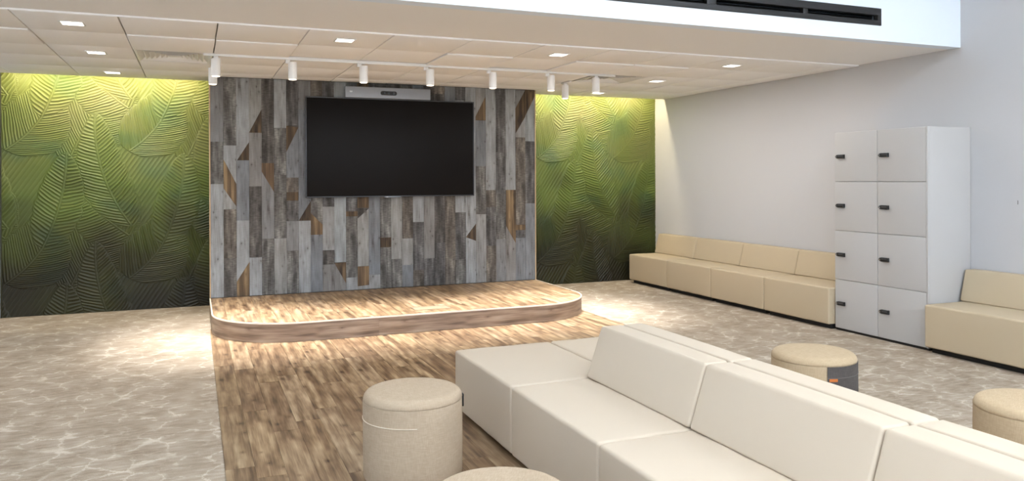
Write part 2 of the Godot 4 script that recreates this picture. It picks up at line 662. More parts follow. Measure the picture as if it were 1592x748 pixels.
func ceiling_low() -> void:
	var c := struct_root("ceiling")
	part("slab", bx(LEFT_X, 3.0, -0.95, RIGHT, 3.12, BULK - 0.12), M.ceiling, c)
	part("plaster_border", bx(LEFT_X, CEIL + 0.013, TZ0 + 2 * TD, RIGHT, CEIL + 0.035, BULK - 0.12), M.ceiling, c)
	# light slots between the last tile row and the green walls, closed by a board on the ceiling side
	for s in [[LEFT_X, -0.985], [3.058, RIGHT]]:
		part("slot_board", bx(s[0], CEIL, -0.45, s[1], 3.0, -0.43), M.ceiling, c)
	part("grid_backing", bx(LEFT_X, CEIL + 0.045, -0.43, RIGHT, CEIL + 0.06, TZ0 + 2 * TD), M.grid, c)
	# hanging bars under the row lines
	for r in range(-3, 3):
		var z := TZ0 + r * TD
		part("ceiling_bar", bx(LEFT_X, CEIL + 0.012, z - 0.008, RIGHT, CEIL + 0.045, z + 0.008), M.white_paint, c)
	part("edge_bar", bx(LEFT_X, CEIL + 0.002, TZ0 + 2 * TD - 0.001, RIGHT, CEIL + 0.02, TZ0 + 2 * TD + 0.006), plain(c8(250, 250, 252), 0.5), c)
	var low := {"-3,0": 1, "-1,0": 1, "3,0": 1, "5,0": 1, "6,0": 1, "0,0": 1}
	var k := RandomNumberGenerator.new()
	k.seed = 4
	for col in range(-8, 10):
		for row in range(-3, 2):
			var x0 := TX0 + col * TW + 0.005
			var x1 := minf(x0 + TW - 0.010, RIGHT - 0.002)
			var z0 := TZ0 + row * TD + 0.002
			var z1 := z0 + TD - 0.004
			if row == -3:
				z0 = -0.43
			if x0 > RIGHT - 0.1:
				continue
			if row == -1 and (col == -1 or col == 6):
				continue                       # air diffusers sit here
			if x1 > -0.97 and x0 < 3.04 and z0 < 0.0:
				z0 = maxf(z0, 0.012)           # tiles stop at the plank wall
			if z1 - z0 < 0.03:
				continue
			var y := CEIL + k.randf_range(-0.0012, 0.0012)
			if low.has("%d,%d" % [col, row]):
				y -= 0.012
				z1 += 0.004
			var st := begin()
			rbox(st, Vector3((x0 + x1) / 2, y + 0.012, (z0 + z1) / 2), Vector3(x1 - x0, 0.024, z1 - z0), 0.002, 1)
			part("ceiling_tile", done(st), M.tile, c)
	for col in [-1, 6]:
		diffuser(col)


func diffuser(col: int) -> void:
	var x := TX0 + (col + 0.5) * TW
	var z := TZ0 - 0.5 * TD
	var o := thing("air_vent", "square nested-fin ceiling vent " + ("beside the three lined-up downlights over the carpet" if col < 0 else "between the rail's end and the white wall"), "air vent", Vector3(x, CEIL, z), 0.0, "square ceiling air vents")
	part("housing", rounded(Vector3(0, 0.036, 0), Vector3(TW - 0.012, 0.012, TD - 0.006), 0.003, 1), plain(c8(176, 166, 152), 0.8), o)
	var sx := (TW - 0.014) / 2.0
	var sz := (TD - 0.008) / 2.0
	for k in 6:
		var f := 0.92 - k * 0.14
		var st := begin()
		var a := Vector2(sx * f, sz * f)
		var b := a - Vector2(0.036, 0.036)
		var y0 := -0.004
		var y1 := 0.028
		var ring := func(e: Vector2, y: float): return [Vector3(-e.x, y, -e.y), Vector3(e.x, y, -e.y), Vector3(e.x, y, e.y), Vector3(-e.x, y, e.y)]
		var t := Vector2(0.003, 0.003)
		var r0 = ring.call(a, y0)
		var r1 = ring.call(b, y1)
		var r2 = ring.call(a - t * 2, y0)
		var r3 = ring.call(b - t * 2, y1)
		for i in 4:
			var j := (i + 1) % 4
			var mid: Vector3 = (r0[i] + r0[j]) / 2.0
			var n := Vector3(mid.x, 0, mid.z).normalized()
			st.set_smooth_group(i * 4)
			quad(st, r0[i], r0[j], r1[j], r1[i], n + Vector3.UP)
			st.set_smooth_group(i * 4 + 1)
			quad(st, r2[i], r2[j], r3[j], r3[i], -n - Vector3.UP)
			st.set_smooth_group(i * 4 + 2)
			quad(st, r0[i], r0[j], r2[j], r2[i], Vector3.DOWN)
		part("fin", done(st), M.white_paint, o)
	var vf := begin()
	for s in [-1, 1]:
		rbox(vf, Vector3(s * (TW / 2 - 0.02), -0.004, 0), Vector3(0.026, 0.008, TD - 0.008), 0.002, 1)
		rbox(vf, Vector3(0, -0.004, s * (TD / 2 - 0.017)), Vector3(TW - 0.066, 0.008, 0.026), 0.002, 1)
	part("frame", done(vf), M.white_paint, o)
	part("centre_plate", rounded(Vector3(0, 0.004, 0), Vector3(0.1, 0.008, 0.1), 0.003, 1), M.white_paint, o)


# ---------------------------------------------------------------- plank wall
# one row per board column, top to bottom: tone and the height in centimetres of the joint below it (left/right where it is cut aslant)
const COLUMNS := "M196 D148 L;D192 L176/148 T143/122 L119 G63 D;L174/196 K175 M106 L36/58 T;L207/234 K207 M145 D63 L;D172 T162/138 M84 G;W213 D158 G84 L;D216 K185/214 M155 G138 K128 D104 M69 D;M235 M104/127 K104 L;G251 D113/99 T87 M;D120 L68 D51 M;W53 K52/27 M;D114 K108 D34 L;K118 D105/117 L47 T23/24 L;D241 M36 L;D81 K69 D;G234 L54 D;D251 G79 L46 M;M237 W99 D39 G;D248 M53 D;G260 D72 D;M248 G;D253 W110 D50 D;L77/95 K78/73 L;L233/259 T228 M169 G107 L;W138 G116 D66 G;D187 D133 D74 M;W138 T91/68 M;M245/269 K212/234 L207 G92 T85 D75 M;K235/261 W202 D120 M"


func plank_wall() -> void:
	var w := struct_root("wall_centre")
	part("core", bx(-0.972, 0.0, BACK, 3.046, 3.0, -0.018), plain(c8(90, 84, 78), 0.9), w)
	for x in [-0.979, 3.048]:
		part("edge_strip", rounded(Vector3(x, 1.35, -0.018), Vector3(0.012, 2.69, 0.042), 0.002, 1), M.edge, w)
	var cols := COLUMNS.split(";")
	var n := cols.size()
	var x_from := -0.972
	var step := (3.041 - x_from) / n
	var r := RandomNumberGenerator.new()
	r.seed = 77
	for i in n:
		var x0 := x_from + i * step + 0.0006
		var x1 := x0 + step - 0.0012
		var top := Vector2(269.8, 269.8)
		for token in cols[i].split(" "):
			var tone: String = token[0]
			var low := Vector2(19.0, 19.0)
			if token.length() > 1:
				var ab := token.substr(1).split("/")
				low = Vector2(float(ab[0]), float(ab[ab.size() - 1]))
			var g := 0.0005
			var poly := PackedVector2Array()
			poly.append(Vector2(x0, low.x / 100.0 + g))
			poly.append(Vector2(x1, low.y / 100.0 + g))
			poly.append(Vector2(x1, top.y / 100.0 - g))
			poly.append(Vector2(x0, top.x / 100.0 - g))
			if absf(low.x - top.x) < 2.5:
				poly.remove_at(3)
			elif absf(low.y - top.y) < 2.5:
				poly.remove_at(2)
			var list: Array = M.boards[tone]
			var o := part("plank", slab(poly, 0.012 + r.randf_range(0.0, 0.006), 0.0012, Vector2(1.0 / 0.3, 1.0 / 1.3), Vector2(r.randf(), r.randf())), list[r.randi() % list.size()], w)
			o.position.z = -0.016
			top = low


# ---------------------------------------------------------------- green embossed walls
const TILE_W := 1.24
const TILE_H := 1.49
const CELL := 0.0056
var relief: PackedFloat32Array
var relief_w := 0
var relief_h := 0


# leaves of one repeat: base, tip, bend of the midrib, half width, rib spacing, lean of the ribs; later ones lie on top
func leaves() -> Array:
	return [
		[Vector2(0.30, -0.55), Vector2(0.98, 0.62), 0.05, 0.42, 0.034, 0.75],
		[Vector2(0.93, 0.09), Vector2(0.43, 0.60), 0.03, 0.33, 0.034, 0.30],
		[Vector2(0.93, 1.08), Vector2(1.42, 1.82), -0.09, 0.36, 0.034, 0.80],
		[Vector2(0.96, 0.20), Vector2(0.58, 1.52), 0.12, 0.27, 0.040, 0.50],
		[Vector2(0.05, -0.02), Vector2(0.29, 1.06), -0.06, 0.25, 0.040, 0.35],
	]


func build_relief() -> void:
	relief_w = int(round(TILE_W / CELL))
	relief_h = int(round(TILE_H / CELL))
	relief = PackedFloat32Array()
	relief.resize(relief_w * relief_h)
	var dx := TILE_W / relief_w
	var dy := TILE_H / relief_h
	for y in relief_h:
		for x in relief_w:
			relief[y * relief_w + x] = 0.0036 * pow(0.5 + 0.5 * sin((x * 24.0 / relief_w - y * 19.0 / relief_h) * TAU), 2.0)
	var order := 0
	for l in leaves():
		order += 1
		var base: Vector2 = l[0]
		var tip: Vector2 = l[1]
		var long := base.distance_to(tip)
		var along := (tip - base) / long
		var side := Vector2(-along.y, along.x)
		var bend: float = l[2]
		var half: float = l[3]
		var gap: float = l[4]
		var lean: float = l[5]
		var top := maxf(base.y, tip.y) + half + 0.1
		var bot := minf(base.y, tip.y) - half - 0.1
		var rt := maxf(base.x, tip.x) + half + 0.1
		var lf := minf(base.x, tip.x) - half - 0.1
		for yy in range(int(floor(bot / dy)), int(ceil(top / dy))):
			for xx in range(int(floor(lf / dx)), int(ceil(rt / dx))):
				var p := Vector2(xx * dx, yy * dy) - base
				var a := p.dot(along)
				if a < 0.0 or a > long:
					continue
				var t := a / long
				var s := p.dot(side) - bend * 4.0 * t * (1.0 - t)
				var d := absf(s)
				var w := half * pow(sin(PI * pow(t, 0.8)), 0.55)
				var phase := (a - d * lean - d * d * 0.55) / gap + (0.4 if s < 0.0 else 0.0)
				# ribs wander and fork a little, and the blade is notched where some of them end
				phase += 0.07 * sin(d * 31.0 + phase * 1.3) + 0.12 * sin(phase * 0.7 + s * 9.0)
				w *= 1.0 - 0.07 * maxf(0.0, sin(phase * 1.3)) * (1.0 - t * 0.5)
				if d > w:
					continue
				var rib := pow(0.5 + 0.5 * cos(phase * TAU), 1.5)
				var strength := 0.75 + 0.25 * sin(floor(phase + 0.5) * 1.7)
				var h := 0.0007 * order + rib * strength * 0.0085 * smoothstep(0.0, 0.035, w - d) * smoothstep(0.004, 0.03, d) + 0.003 * smoothstep(0.0, 0.010, w - d)
				h += 0.006 * exp(-d * d / 0.00008) * (1.0 - 0.6 * t)
				var ix := posmod(xx, relief_w)
				var iy := posmod(yy, relief_h)
				relief[iy * relief_w + ix] = h


func leaf_sheet(x0: float, x1: float, y1: float, shift: Vector2) -> ArrayMesh:
	var nx := int((x1 - x0) / CELL)
	var ny := int(y1 / CELL)
	var dx := (x1 - x0) / nx
	var dy := y1 / ny
	var vs := PackedVector3Array()
	var ns := PackedVector3Array()
	var uv := PackedVector2Array()
	vs.resize((nx + 1) * (ny + 1))
	ns.resize(vs.size())
	uv.resize(vs.size())
	var ox := int(shift.x / CELL)
	var oy := int(shift.y / CELL)
	var i := 0
	for y in ny + 1:
		var r0 := posmod(y + oy, relief_h) * relief_w
		var r1 := posmod(y + oy + 1, relief_h) * relief_w
		for x in nx + 1:
			var c0 := posmod(x + ox, relief_w)
			var c1 := posmod(x + ox + 1, relief_w)
			var h := relief[r0 + c0]
			vs[i] = Vector3(x0 + x * dx, y * dy, h)
			ns[i] = Vector3((h - relief[r0 + c1]) / dx, (h - relief[r1 + c0]) / dy, 1.0).normalized()
			uv[i] = Vector2(x * dx / 3.0, 0.99 - 0.98 * y * dy / 3.0)
			i += 1
	var idx := PackedInt32Array()
	idx.resize(nx * ny * 6)
	var k := 0
	for y in ny:
		for x in nx:
			var a := y * (nx + 1) + x
			var b := a + nx + 1
			idx[k] = a; idx[k + 1] = b; idx[k + 2] = a + 1
			idx[k + 3] = a + 1; idx[k + 4] = b; idx[k + 5] = b + 1
			k += 6
	var arr := []
	arr.resize(Mesh.ARRAY_MAX)
	arr[Mesh.ARRAY_VERTEX] = vs
	arr[Mesh.ARRAY_NORMAL] = ns
	arr[Mesh.ARRAY_TEX_UV] = uv
	arr[Mesh.ARRAY_INDEX] = idx
	var m := ArrayMesh.new()
	m.add_surface_from_arrays(Mesh.PRIMITIVE_TRIANGLES, arr)
	return m


func green_walls() -> void:
	build_relief()
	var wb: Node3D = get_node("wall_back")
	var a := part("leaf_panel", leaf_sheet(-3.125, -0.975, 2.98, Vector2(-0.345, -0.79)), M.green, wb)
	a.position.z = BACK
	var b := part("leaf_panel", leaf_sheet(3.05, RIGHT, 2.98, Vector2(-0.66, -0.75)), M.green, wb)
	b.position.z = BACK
	part("panel_trim", rounded(Vector3(-3.133, 1.49, BACK + 0.004), Vector3(0.016, 2.98, 0.03), 0.002, 1), plain(c8(48, 50, 30), 0.6), wb)


# ---------------------------------------------------------------- floor and stage
func stage_outline() -> PackedVector2Array:
	var p := PackedVector2Array()
	p.append(Vector2(-0.985, 0.004))
	var r := 0.8
	for i in 19:
		var a := PI - PI / 2 * i / 18.0
		p.append(Vector2(-0.185 + cos(a) * r, 1.13 + sin(a) * r))
	for i in 19:
		var a := PI / 2 - PI / 2 * i / 18.0
		p.append(Vector2(2.245 + cos(a) * r, 1.13 + sin(a) * r))
	p.append(Vector2(3.045, 0.004))
	return p


func lay(mesh: ArrayMesh, mat: Material, parent: Node3D, y: float) -> MeshInstance3D:
	var o := part("plank", mesh, mat, parent)
	o.rotation_degrees.x = -90
	o.position.y = y
	return o


func wood_floor() -> void:
	var fl: Node3D = get_node("floor")
	var r := RandomNumberGenerator.new()
	r.seed = 5
	var pw := 0.1482
	var long := 1.22
	var shared := []
	for k in 10:
		shared.append(slab(rect(0.0004, 0.0004, pw - 0.0004, long - 0.0004), 0.006, 0.0008, Vector2(1.0 / 0.75, 1.0 / 1.5), Vector2(r.randf(), r.randf())))
	for c in 27:
		var x := -1.0 + c * pw
		var z := 0.95 - r.randf() * long
		while z < 8.9:
			var za := maxf(z, 0.95)
			var zb := minf(z + long, 8.9)
			var mat: Material = M.oaks[r.randi() % M.oaks.size()]
			if zb - za > long - 0.001:
				var o := lay(shared[r.randi() % shared.size()], mat, fl, 0.0005)
				o.position.x = x
				o.position.z = zb
			elif zb - za > 0.03:
				var m := slab(rect(0.0004, 0.0004, pw - 0.0004, zb - za - 0.0004), 0.006, 0.0008, Vector2(1.0 / 0.75, 1.0 / 1.5), Vector2(r.randf(), r.randf()))
				var o := lay(m, mat, fl, 0.0005)
				o.position.x = x
				o.position.z = zb
			z += long


func band(outline: PackedVector2Array, y0: float, y1: float, out: float, back: float, uvs: Vector2) -> ArrayMesh:
	# an upright strip that follows the open outline, pushed outwards by "out", thick by "back"
	var n := outline.size()
	var outer := PackedVector2Array()
	var inner := PackedVector2Array()
	var run := PackedFloat32Array()
	var sum := 0.0
	for i in n:
		var e := (outline[mini(i + 1, n - 1)] - outline[maxi(i - 1, 0)]).normalized()
		var m := Vector2(-e.y, e.x)
		outer.append(outline[i] + m * out)
		inner.append(outline[i] + m * (out - back))
		if i > 0:
			sum += outline[i].distance_to(outline[i - 1])
		run.append(sum)
	var st := begin()
	for i in n - 1:
		var q := [outer[i], outer[i + 1], inner[i + 1], inner[i]]
		var nn := Vector3((outer[i] - inner[i]).x, 0, (outer[i] - inner[i]).y)
		var face := [[q[0], q[1], y0, y1, nn, 0], [q[3], q[2], y0, y1, -nn, 1]]
		for f in face:
			st.set_smooth_group(f[5])
			var a := Vector3(f[0].x, f[2], f[0].y)
			var b := Vector3(f[1].x, f[2], f[1].y)
			var c := Vector3(f[1].x, f[3], f[1].y)
			var d := Vector3(f[0].x, f[3], f[0].y)
			for t in [[a, b, c, run[i], run[i + 1], run[i + 1]], [a, c, d, run[i], run[i + 1], run[i]]]:
				var o := [0, 1, 2]
				if (t[1] - t[0]).cross(t[2] - t[0]).dot(f[4]) > 0.0:
					o = [0, 2, 1]
				for k in o:
					st.set_uv(Vector2(t[k].y * uvs.x, t[3 + k] * uvs.y))
					st.add_vertex(t[k])
		st.set_smooth_group(2)
		st.set_uv(Vector2.ZERO)
		quad(st, Vector3(q[0].x, y1, q[0].y), Vector3(q[1].x, y1, q[1].y), Vector3(q[2].x, y1, q[2].y), Vector3(q[3].x, y1, q[3].y), Vector3.UP)
		st.set_smooth_group(3)
		quad(st, Vector3(q[0].x, y0, q[0].y), Vector3(q[1].x, y0, q[1].y), Vector3(q[2].x, y0, q[2].y), Vector3(q[3].x, y0, q[3].y), Vector3.DOWN)
	return done(st)


func stage() -> void:
	var o := thing("stage_platform", "low oak plank stage with rounded front corners under the television", "platform")
	var line := stage_outline()
	var H := 0.187
	# the riser is faced in two long boards that meet a little left of the middle
	var cut := 0
	for i in line.size():
		if line[i].x < 0.55:
			cut = i
	var left := PackedVector2Array()
	var right := PackedVector2Array()
	for i in line.size():
		if i <= cut:
			left.append(line[i])
	var joint := Vector2(0.52, 1.93)
	left.append(joint - Vector2(0.0006, 0))
	right.append(joint + Vector2(0.0006, 0))
	for i in line.size():
		if i > cut:
			right.append(line[i])
	part("riser_board", band(left, 0.007, H - 0.012, -0.001, 0.012, Vector2(1.0 / 0.5, 1.0 / 1.6)), M.riser, o)
	part("riser_board", band(right, 0.007, H - 0.012, -0.001, 0.012, Vector2(1.0 / 0.5, 1.0 / 1.6)), M.riser, o)
	part("nosing", band(line, H - 0.011, H + 0.0015, 0.003, 0.012, Vector2.ONE), M.nosing, o)
	var inside: PackedVector2Array = Geometry2D.offset_polygon(line, -0.0095)[0]
	var frame := slab(flip(inside), H - 0.02, 0.001, Vector2.ONE, Vector2.ZERO)
	var deck := part("deck", frame, plain(c8(120, 96, 72), 0.8), o)
	deck.rotation_degrees.x = -90
	deck.position.y = 0.007
	var r := RandomNumberGenerator.new()
	r.seed = 12
	var pw := 0.1482
	var box := Rect2(0.94, 1.53, 0.38, 0.2)
	for c in 29:
		var x := -1.0 + c * pw
		var z := -r.randf() * 1.22
		while z < 1.95:
			var cell := PackedVector2Array([Vector2(x + 0.0004, z + 0.0004), Vector2(x + pw - 0.0004, z + 0.0004), Vector2(x + pw - 0.0004, z + 1.2196), Vector2(x + 0.0004, z + 1.2196)])
			for piece in Geometry2D.intersect_polygons(cell, inside):
				if piece.size() >= 3:
					lay(slab(flip(piece), 0.014, 0.0008, Vector2(1.0 / 0.75, 1.0 / 1.5), Vector2(r.randf(), r.randf())), M.oaks[r.randi() % 4], o, H - 0.0135)
			z += 1.22
	# floor outlet lid let into the deck near the front edge
	var b := thing("floor_outlet", "rectangular metal rimmed outlet lid set into the stage deck near its front edge", "floor outlet", Vector3(box.position.x + box.size.x / 2, H + 0.0005, box.position.y + box.size.y / 2))
	var fr := begin()
	for s in [-1, 1]:
		rbox(fr, Vector3(s * 0.186, 0.002, 0), Vector3(0.01, 0.004, 0.2), 0.001, 1)
		rbox(fr, Vector3(0, 0.002, s * 0.095), Vector3(0.362, 0.004, 0.01), 0.001, 1)
	part("rim", done(fr), plain(c8(126, 108, 88), 0.6), b)
	part("lid", rounded(Vector3(0, 0.0015, 0), Vector3(0.36, 0.003, 0.178), 0.001, 1), plain(c8(140, 121, 97), 0.8), b)


func flip(p: PackedVector2Array) -> PackedVector2Array:
	var q := PackedVector2Array()
	for v in p:
		q.append(Vector2(v.x, -v.y))
	return q


# ---------------------------------------------------------------- furniture
const SEAT := 0.418
const BACK_TOP := 0.70


# front towards -x, centred on its own base; deep by D, long by L
func sofa_module(label: String, at: Vector3, turn: float, L: float, D: float, bb: float, bt: float, mat: Material, group: String) -> Node3D:
	var o := thing("sofa_module" if bb > 0.0 else "ottoman", label, "sofa" if bb > 0.0 else "ottoman", at, turn, group)
	part("plinth", rounded(Vector3(0.01, 0.026, 0), Vector3(D - 0.10, 0.052, L - 0.06), 0.004, 1), M.plinth, o)
	var hh := SEAT - 0.05
	var crown := func(p: Vector3) -> Vector3:
		var k: float = (1.0 - pow(p.x / (D / 2), 4)) * (1.0 - pow(p.z / (L / 2), 4))
		if p.y > hh * 0.25:
			p.y += 0.005 * k
		# covers draw in slightly along the middle of the sides
		var f: float = 1.0 - pow(p.y / (hh / 2), 2)
		p.x += signf(p.x) * 0.003 * f * (1.0 - pow(p.z / (L / 2), 4))
		p.y += 0.0012 * sin(p.z * 31.0 + p.x * 17.0) + 0.0008 * sin(p.z * 57.0)
		return p
	part("seat", rounded(Vector3(0, 0.05 + hh / 2, 0), Vector3(D, hh, L - 0.006), 0.016, 4, 8, crown), mat, o)
	if bb > 0.0:
		var h := BACK_TOP - SEAT - 0.004
		var y0 := SEAT + 0.004
		var w := D - bb
		var lean := func(p: Vector3) -> Vector3:
			var t: float = clampf((p.y + h / 2) / h, 0.0, 1.0)
			# front face leans back, rear face stays upright
			var f: float = clampf((w / 2 - p.x) / w, 0.0, 1.0)
			p.x += f * (bt - bb) * t
			p.x -= f * 0.006 * sin(PI * t) * (1.0 - pow(p.z / (L / 2), 4))
			p.y += 0.003 * (1.0 - pow(p.z / (L / 2), 4)) * t
			return p
		part("backrest", rounded(Vector3(-D / 2 + bb + w / 2, y0 + h / 2, 0), Vector3(w, h, L - 0.006), 0.015, 4, 6, lean), mat, o)
	return o


func wall_sofas() -> void:
	var D := 0.606
	var x := 4.746 + D / 2
	var names := ["beige wall sofa module at the row's end against the green wall", "second beige wall sofa module from the green wall", "third beige wall sofa module from the green wall", "beige wall sofa module touching the white lockers, on their green wall side"]
	for i in 4:
		sofa_module(names[i], Vector3(x, 0, -0.465 + 0.97 * (i + 0.5)), 0, 0.97, D, 0.432, 0.505, M.beige, "beige sofa modules along the white wall")
	sofa_module("beige wall sofa module by itself on the camera side of the lockers", Vector3(x, 0, 4.515 + 0.485), 0, 0.97, D, 0.432, 0.505, M.beige, "beige sofa modules along the white wall")


func island() -> void:
	var D := 0.672
	var xm := 1.098
	var gap := 0.006
	var z0 := 4.62
	var g := "cream modules of the island sofa"
	sofa_module("cream backless ottoman closest to the stage, on the island's pouf side", Vector3(xm - gap - D / 2, 0, z0 + 0.485), 0, 0.97, D, -1, 0, M.cream, "cream ottomans at the island's end")
	sofa_module("cream backless ottoman behind the other one, mostly hidden by the island backrest", Vector3(xm + gap + D / 2, 0, z0 + 0.485), PI, 0.97, D, -1, 0, M.cream, "cream ottomans at the island's end")
	var ord := ["first", "second", "third"]
	for i in 3:
		var z := z0 + 0.97 * (i + 1.5)
		sofa_module("cream backed sofa module facing the drum poufs, %s after the ottoman" % ord[i], Vector3(xm - gap - D / 2, 0, z), 0, 0.97, D, 0.45, 0.547, M.cream, g)
		sofa_module("cream module facing the lockers, only its backrest top showing, %s after the ottoman" % ord[i], Vector3(xm + gap + D / 2, 0, z), PI, 0.97, D, 0.45, 0.547, M.cream, g)


func pouf(label: String, at: Vector3, cloth: Material, turn: float) -> Node3D:
	var o := thing("pouf", label, "pouf", at, turn, "round drum poufs")
	var R := 0.252
	var h := 0.455
	var seam := h - 0.05
	var pr := PackedVector2Array([Vector2(0, 0.012), Vector2(R - 0.02, 0.012), Vector2(R - 0.006, 0.018), Vector2(R - 0.001, 0.03)])
	for i in 6:
		pr.append(Vector2(R - 0.001 + 0.002 * sin(PI * i / 5.0), 0.03 + (seam - 0.035) * i / 5.0))
	pr.append(Vector2(R - 0.0022, seam - 0.0002))
	part("body", turned(pr, Vector3.ZERO, 56), cloth, o)
	var tp := PackedVector2Array([Vector2(R - 0.0022, seam), Vector2(R - 0.0005, seam + 0.003)])
	var q := 0.042
	for i in 8:
		var a := PI / 2 * i / 7.0
		tp.append(Vector2(R - q + q * cos(a), h - q + q * sin(a) - 0.004))
	tp.append(Vector2(R * 0.6, h - 0.001))
	tp.append(Vector2(R * 0.3, h))
	tp.append(Vector2(0, h))
	part("cushion", turned(tp, Vector3.ZERO, 56), cloth, o)
	part("glide", turned(PackedVector2Array([Vector2(0, 0), Vector2(R - 0.04, 0), Vector2(R - 0.04, 0.012)]), Vector3.ZERO, 40), M.plinth, o)
	return o


# a patch of cloth wrapped round a pouf between two angles
func cloth_wrap(y0: float, y1: float, a0: float, a1: float, r: float, t: float) -> ArrayMesh:
	var pr := PackedVector2Array([Vector2(r - t, y0), Vector2(r, y0 + 0.001), Vector2(r + 0.0005, (y0 + y1) / 2), Vector2(r, y1 - 0.001), Vector2(r - t, y1)])
	return turned(pr, Vector3.ZERO, 24, a0, a1)


func poufs() -> void:
	# the tall one by the ottoman: a patch edged with piping on its left, a black strap on the far right
	var a := pouf("beige drum pouf on the wood floor with curved piping and a stitched side panel", Vector3(-0.11, 0.006, 5.56), M.cloth_light, 0)
	part("side_panel", cloth_wrap(0.32, 0.404, 1.75, 3.6, 0.2535, 0.002), M.cloth_light, a)
	part("piping", cloth_wrap(0.3165, 0.321, 1.75, 3.6, 0.2556, 0.004), plain(c8(222, 210, 190), 0.7), a)
	var st := begin()
	rbox(st, Vector3(0, 0, 0), Vector3(0.012, 0.066, 0.03), 0.005, 2)
	var sp := part("strap", done(st), M.black, a)
	sp.position = Vector3(0.2535, 0.376, 0.04)
	sp.rotation.y = -0.16
	pouf("pale drum pouf in front of the island, only its round top in view", Vector3(-0.17, 0.006, 6.95), M.cloth_light, 1.0)
	var c := pouf("beige drum pouf with a dark grey felt pocket and orange tab", Vector3(2.43, 0.0, 5.66), M.cloth_tan, 0)
	part("pocket", cloth_wrap(0.06, 0.405, 0.35, 2.02, 0.2555, 0.004), M.felt, c)
	part("pocket_hem", cloth_wrap(0.336, 0.342, 0.35, 2.02, 0.257, 0.003), plain(c8(108, 102, 98), 0.9), c)
	part("tab", cloth_wrap(0.318, 0.336, 1.78, 1.98, 0.2585, 0.003), plain(c8(205, 116, 52), 0.7), c)
	pouf("tan drum pouf on the carpet before the lone wall sofa, cut by the frame", Vector3(2.60, 0.0, 6.92), M.cloth_tan, 0.5)


func lockers() -> void:
	var z0 := 3.42
	var z1 := 4.496
	var x0 := 4.822
	var h := 1.976
	var o := thing("locker_cabinet", "tall white locker cabinet with eight doors against the white wall", "lockers", Vector3((x0 + RIGHT) / 2, 0, (z0 + z1) / 2))
	var cx := (x0 + RIGHT) / 2
	var cz := (z0 + z1) / 2
	part("plinth", bx(x0 + 0.012 - cx, 0.0, z0 + 0.004 - cz, RIGHT - 0.01 - cx, 0.02, z1 - 0.004 - cz), M.plinth, o)
	part("body", rounded(Vector3((x0 + 0.02 + RIGHT - 0.004) / 2 - cx, (h + 0.02) / 2, 0), Vector3(RIGHT - 0.004 - x0 - 0.02, h - 0.02, z1 - z0), 0.003, 2), M.locker, o)
	part("side_panel", rounded(Vector3(x0 + 0.012 - cx, (h + 0.02) / 2, z1 - 0.009 - cz), Vector3(0.024, h - 0.02, 0.018), 0.002, 1), M.locker, o)
	var wd := (z1 - 0.018 - z0) / 2
	var ht := (h - 0.024) / 4
	for c in 2:
		for r in 4:
			var za := z0 + c * wd
			var ya := 0.022 + r * ht
			var d := part("door", rounded(Vector3(x0 + 0.009 - cx, ya + ht / 2, za + wd / 2 - cz), Vector3(0.018, ht - 0.005, wd - 0.005), 0.0022, 2), M.locker, o)
			# bullet-shaped latch near the edge furthest from the camera
			var y := ya + ht * 0.51
			var zl := za + 0.022
			var out := PackedVector2Array([Vector2(0.112, 0.019), Vector2(0.112, -0.019), Vector2(0.03, -0.019), Vector2(0.014, -0.014), Vector2(0.004, -0.004), Vector2(0.004, 0.004), Vector2(0.014, 0.014), Vector2(0.03, 0.019)])
			var lk := part("lock", slab(out, 0.022, 0.004, Vector2.ONE, Vector2.ZERO), M.black, d)
			lk.rotation_degrees.y = -90
			lk.position = Vector3(x0 - cx, y, zl - cz)
			var eye := part("lock_eye", turned(PackedVector2Array([Vector2(0.009, 0), Vector2(0.009, 0.003), Vector2(0, 0.004)]), Vector3.ZERO, 16), M.chrome, d)
			eye.rotation_degrees.z = 90
			eye.position = Vector3(x0 - 0.0215 - cx, y, zl + 0.02 - cz)
			part("lock_slot", rounded(Vector3(x0 - 0.0225 - cx, y + 0.004, zl + 0.072 - cz), Vector3(0.003, 0.009, 0.06), 0.001, 1), plain(c8(70, 70, 72), 0.4), d)


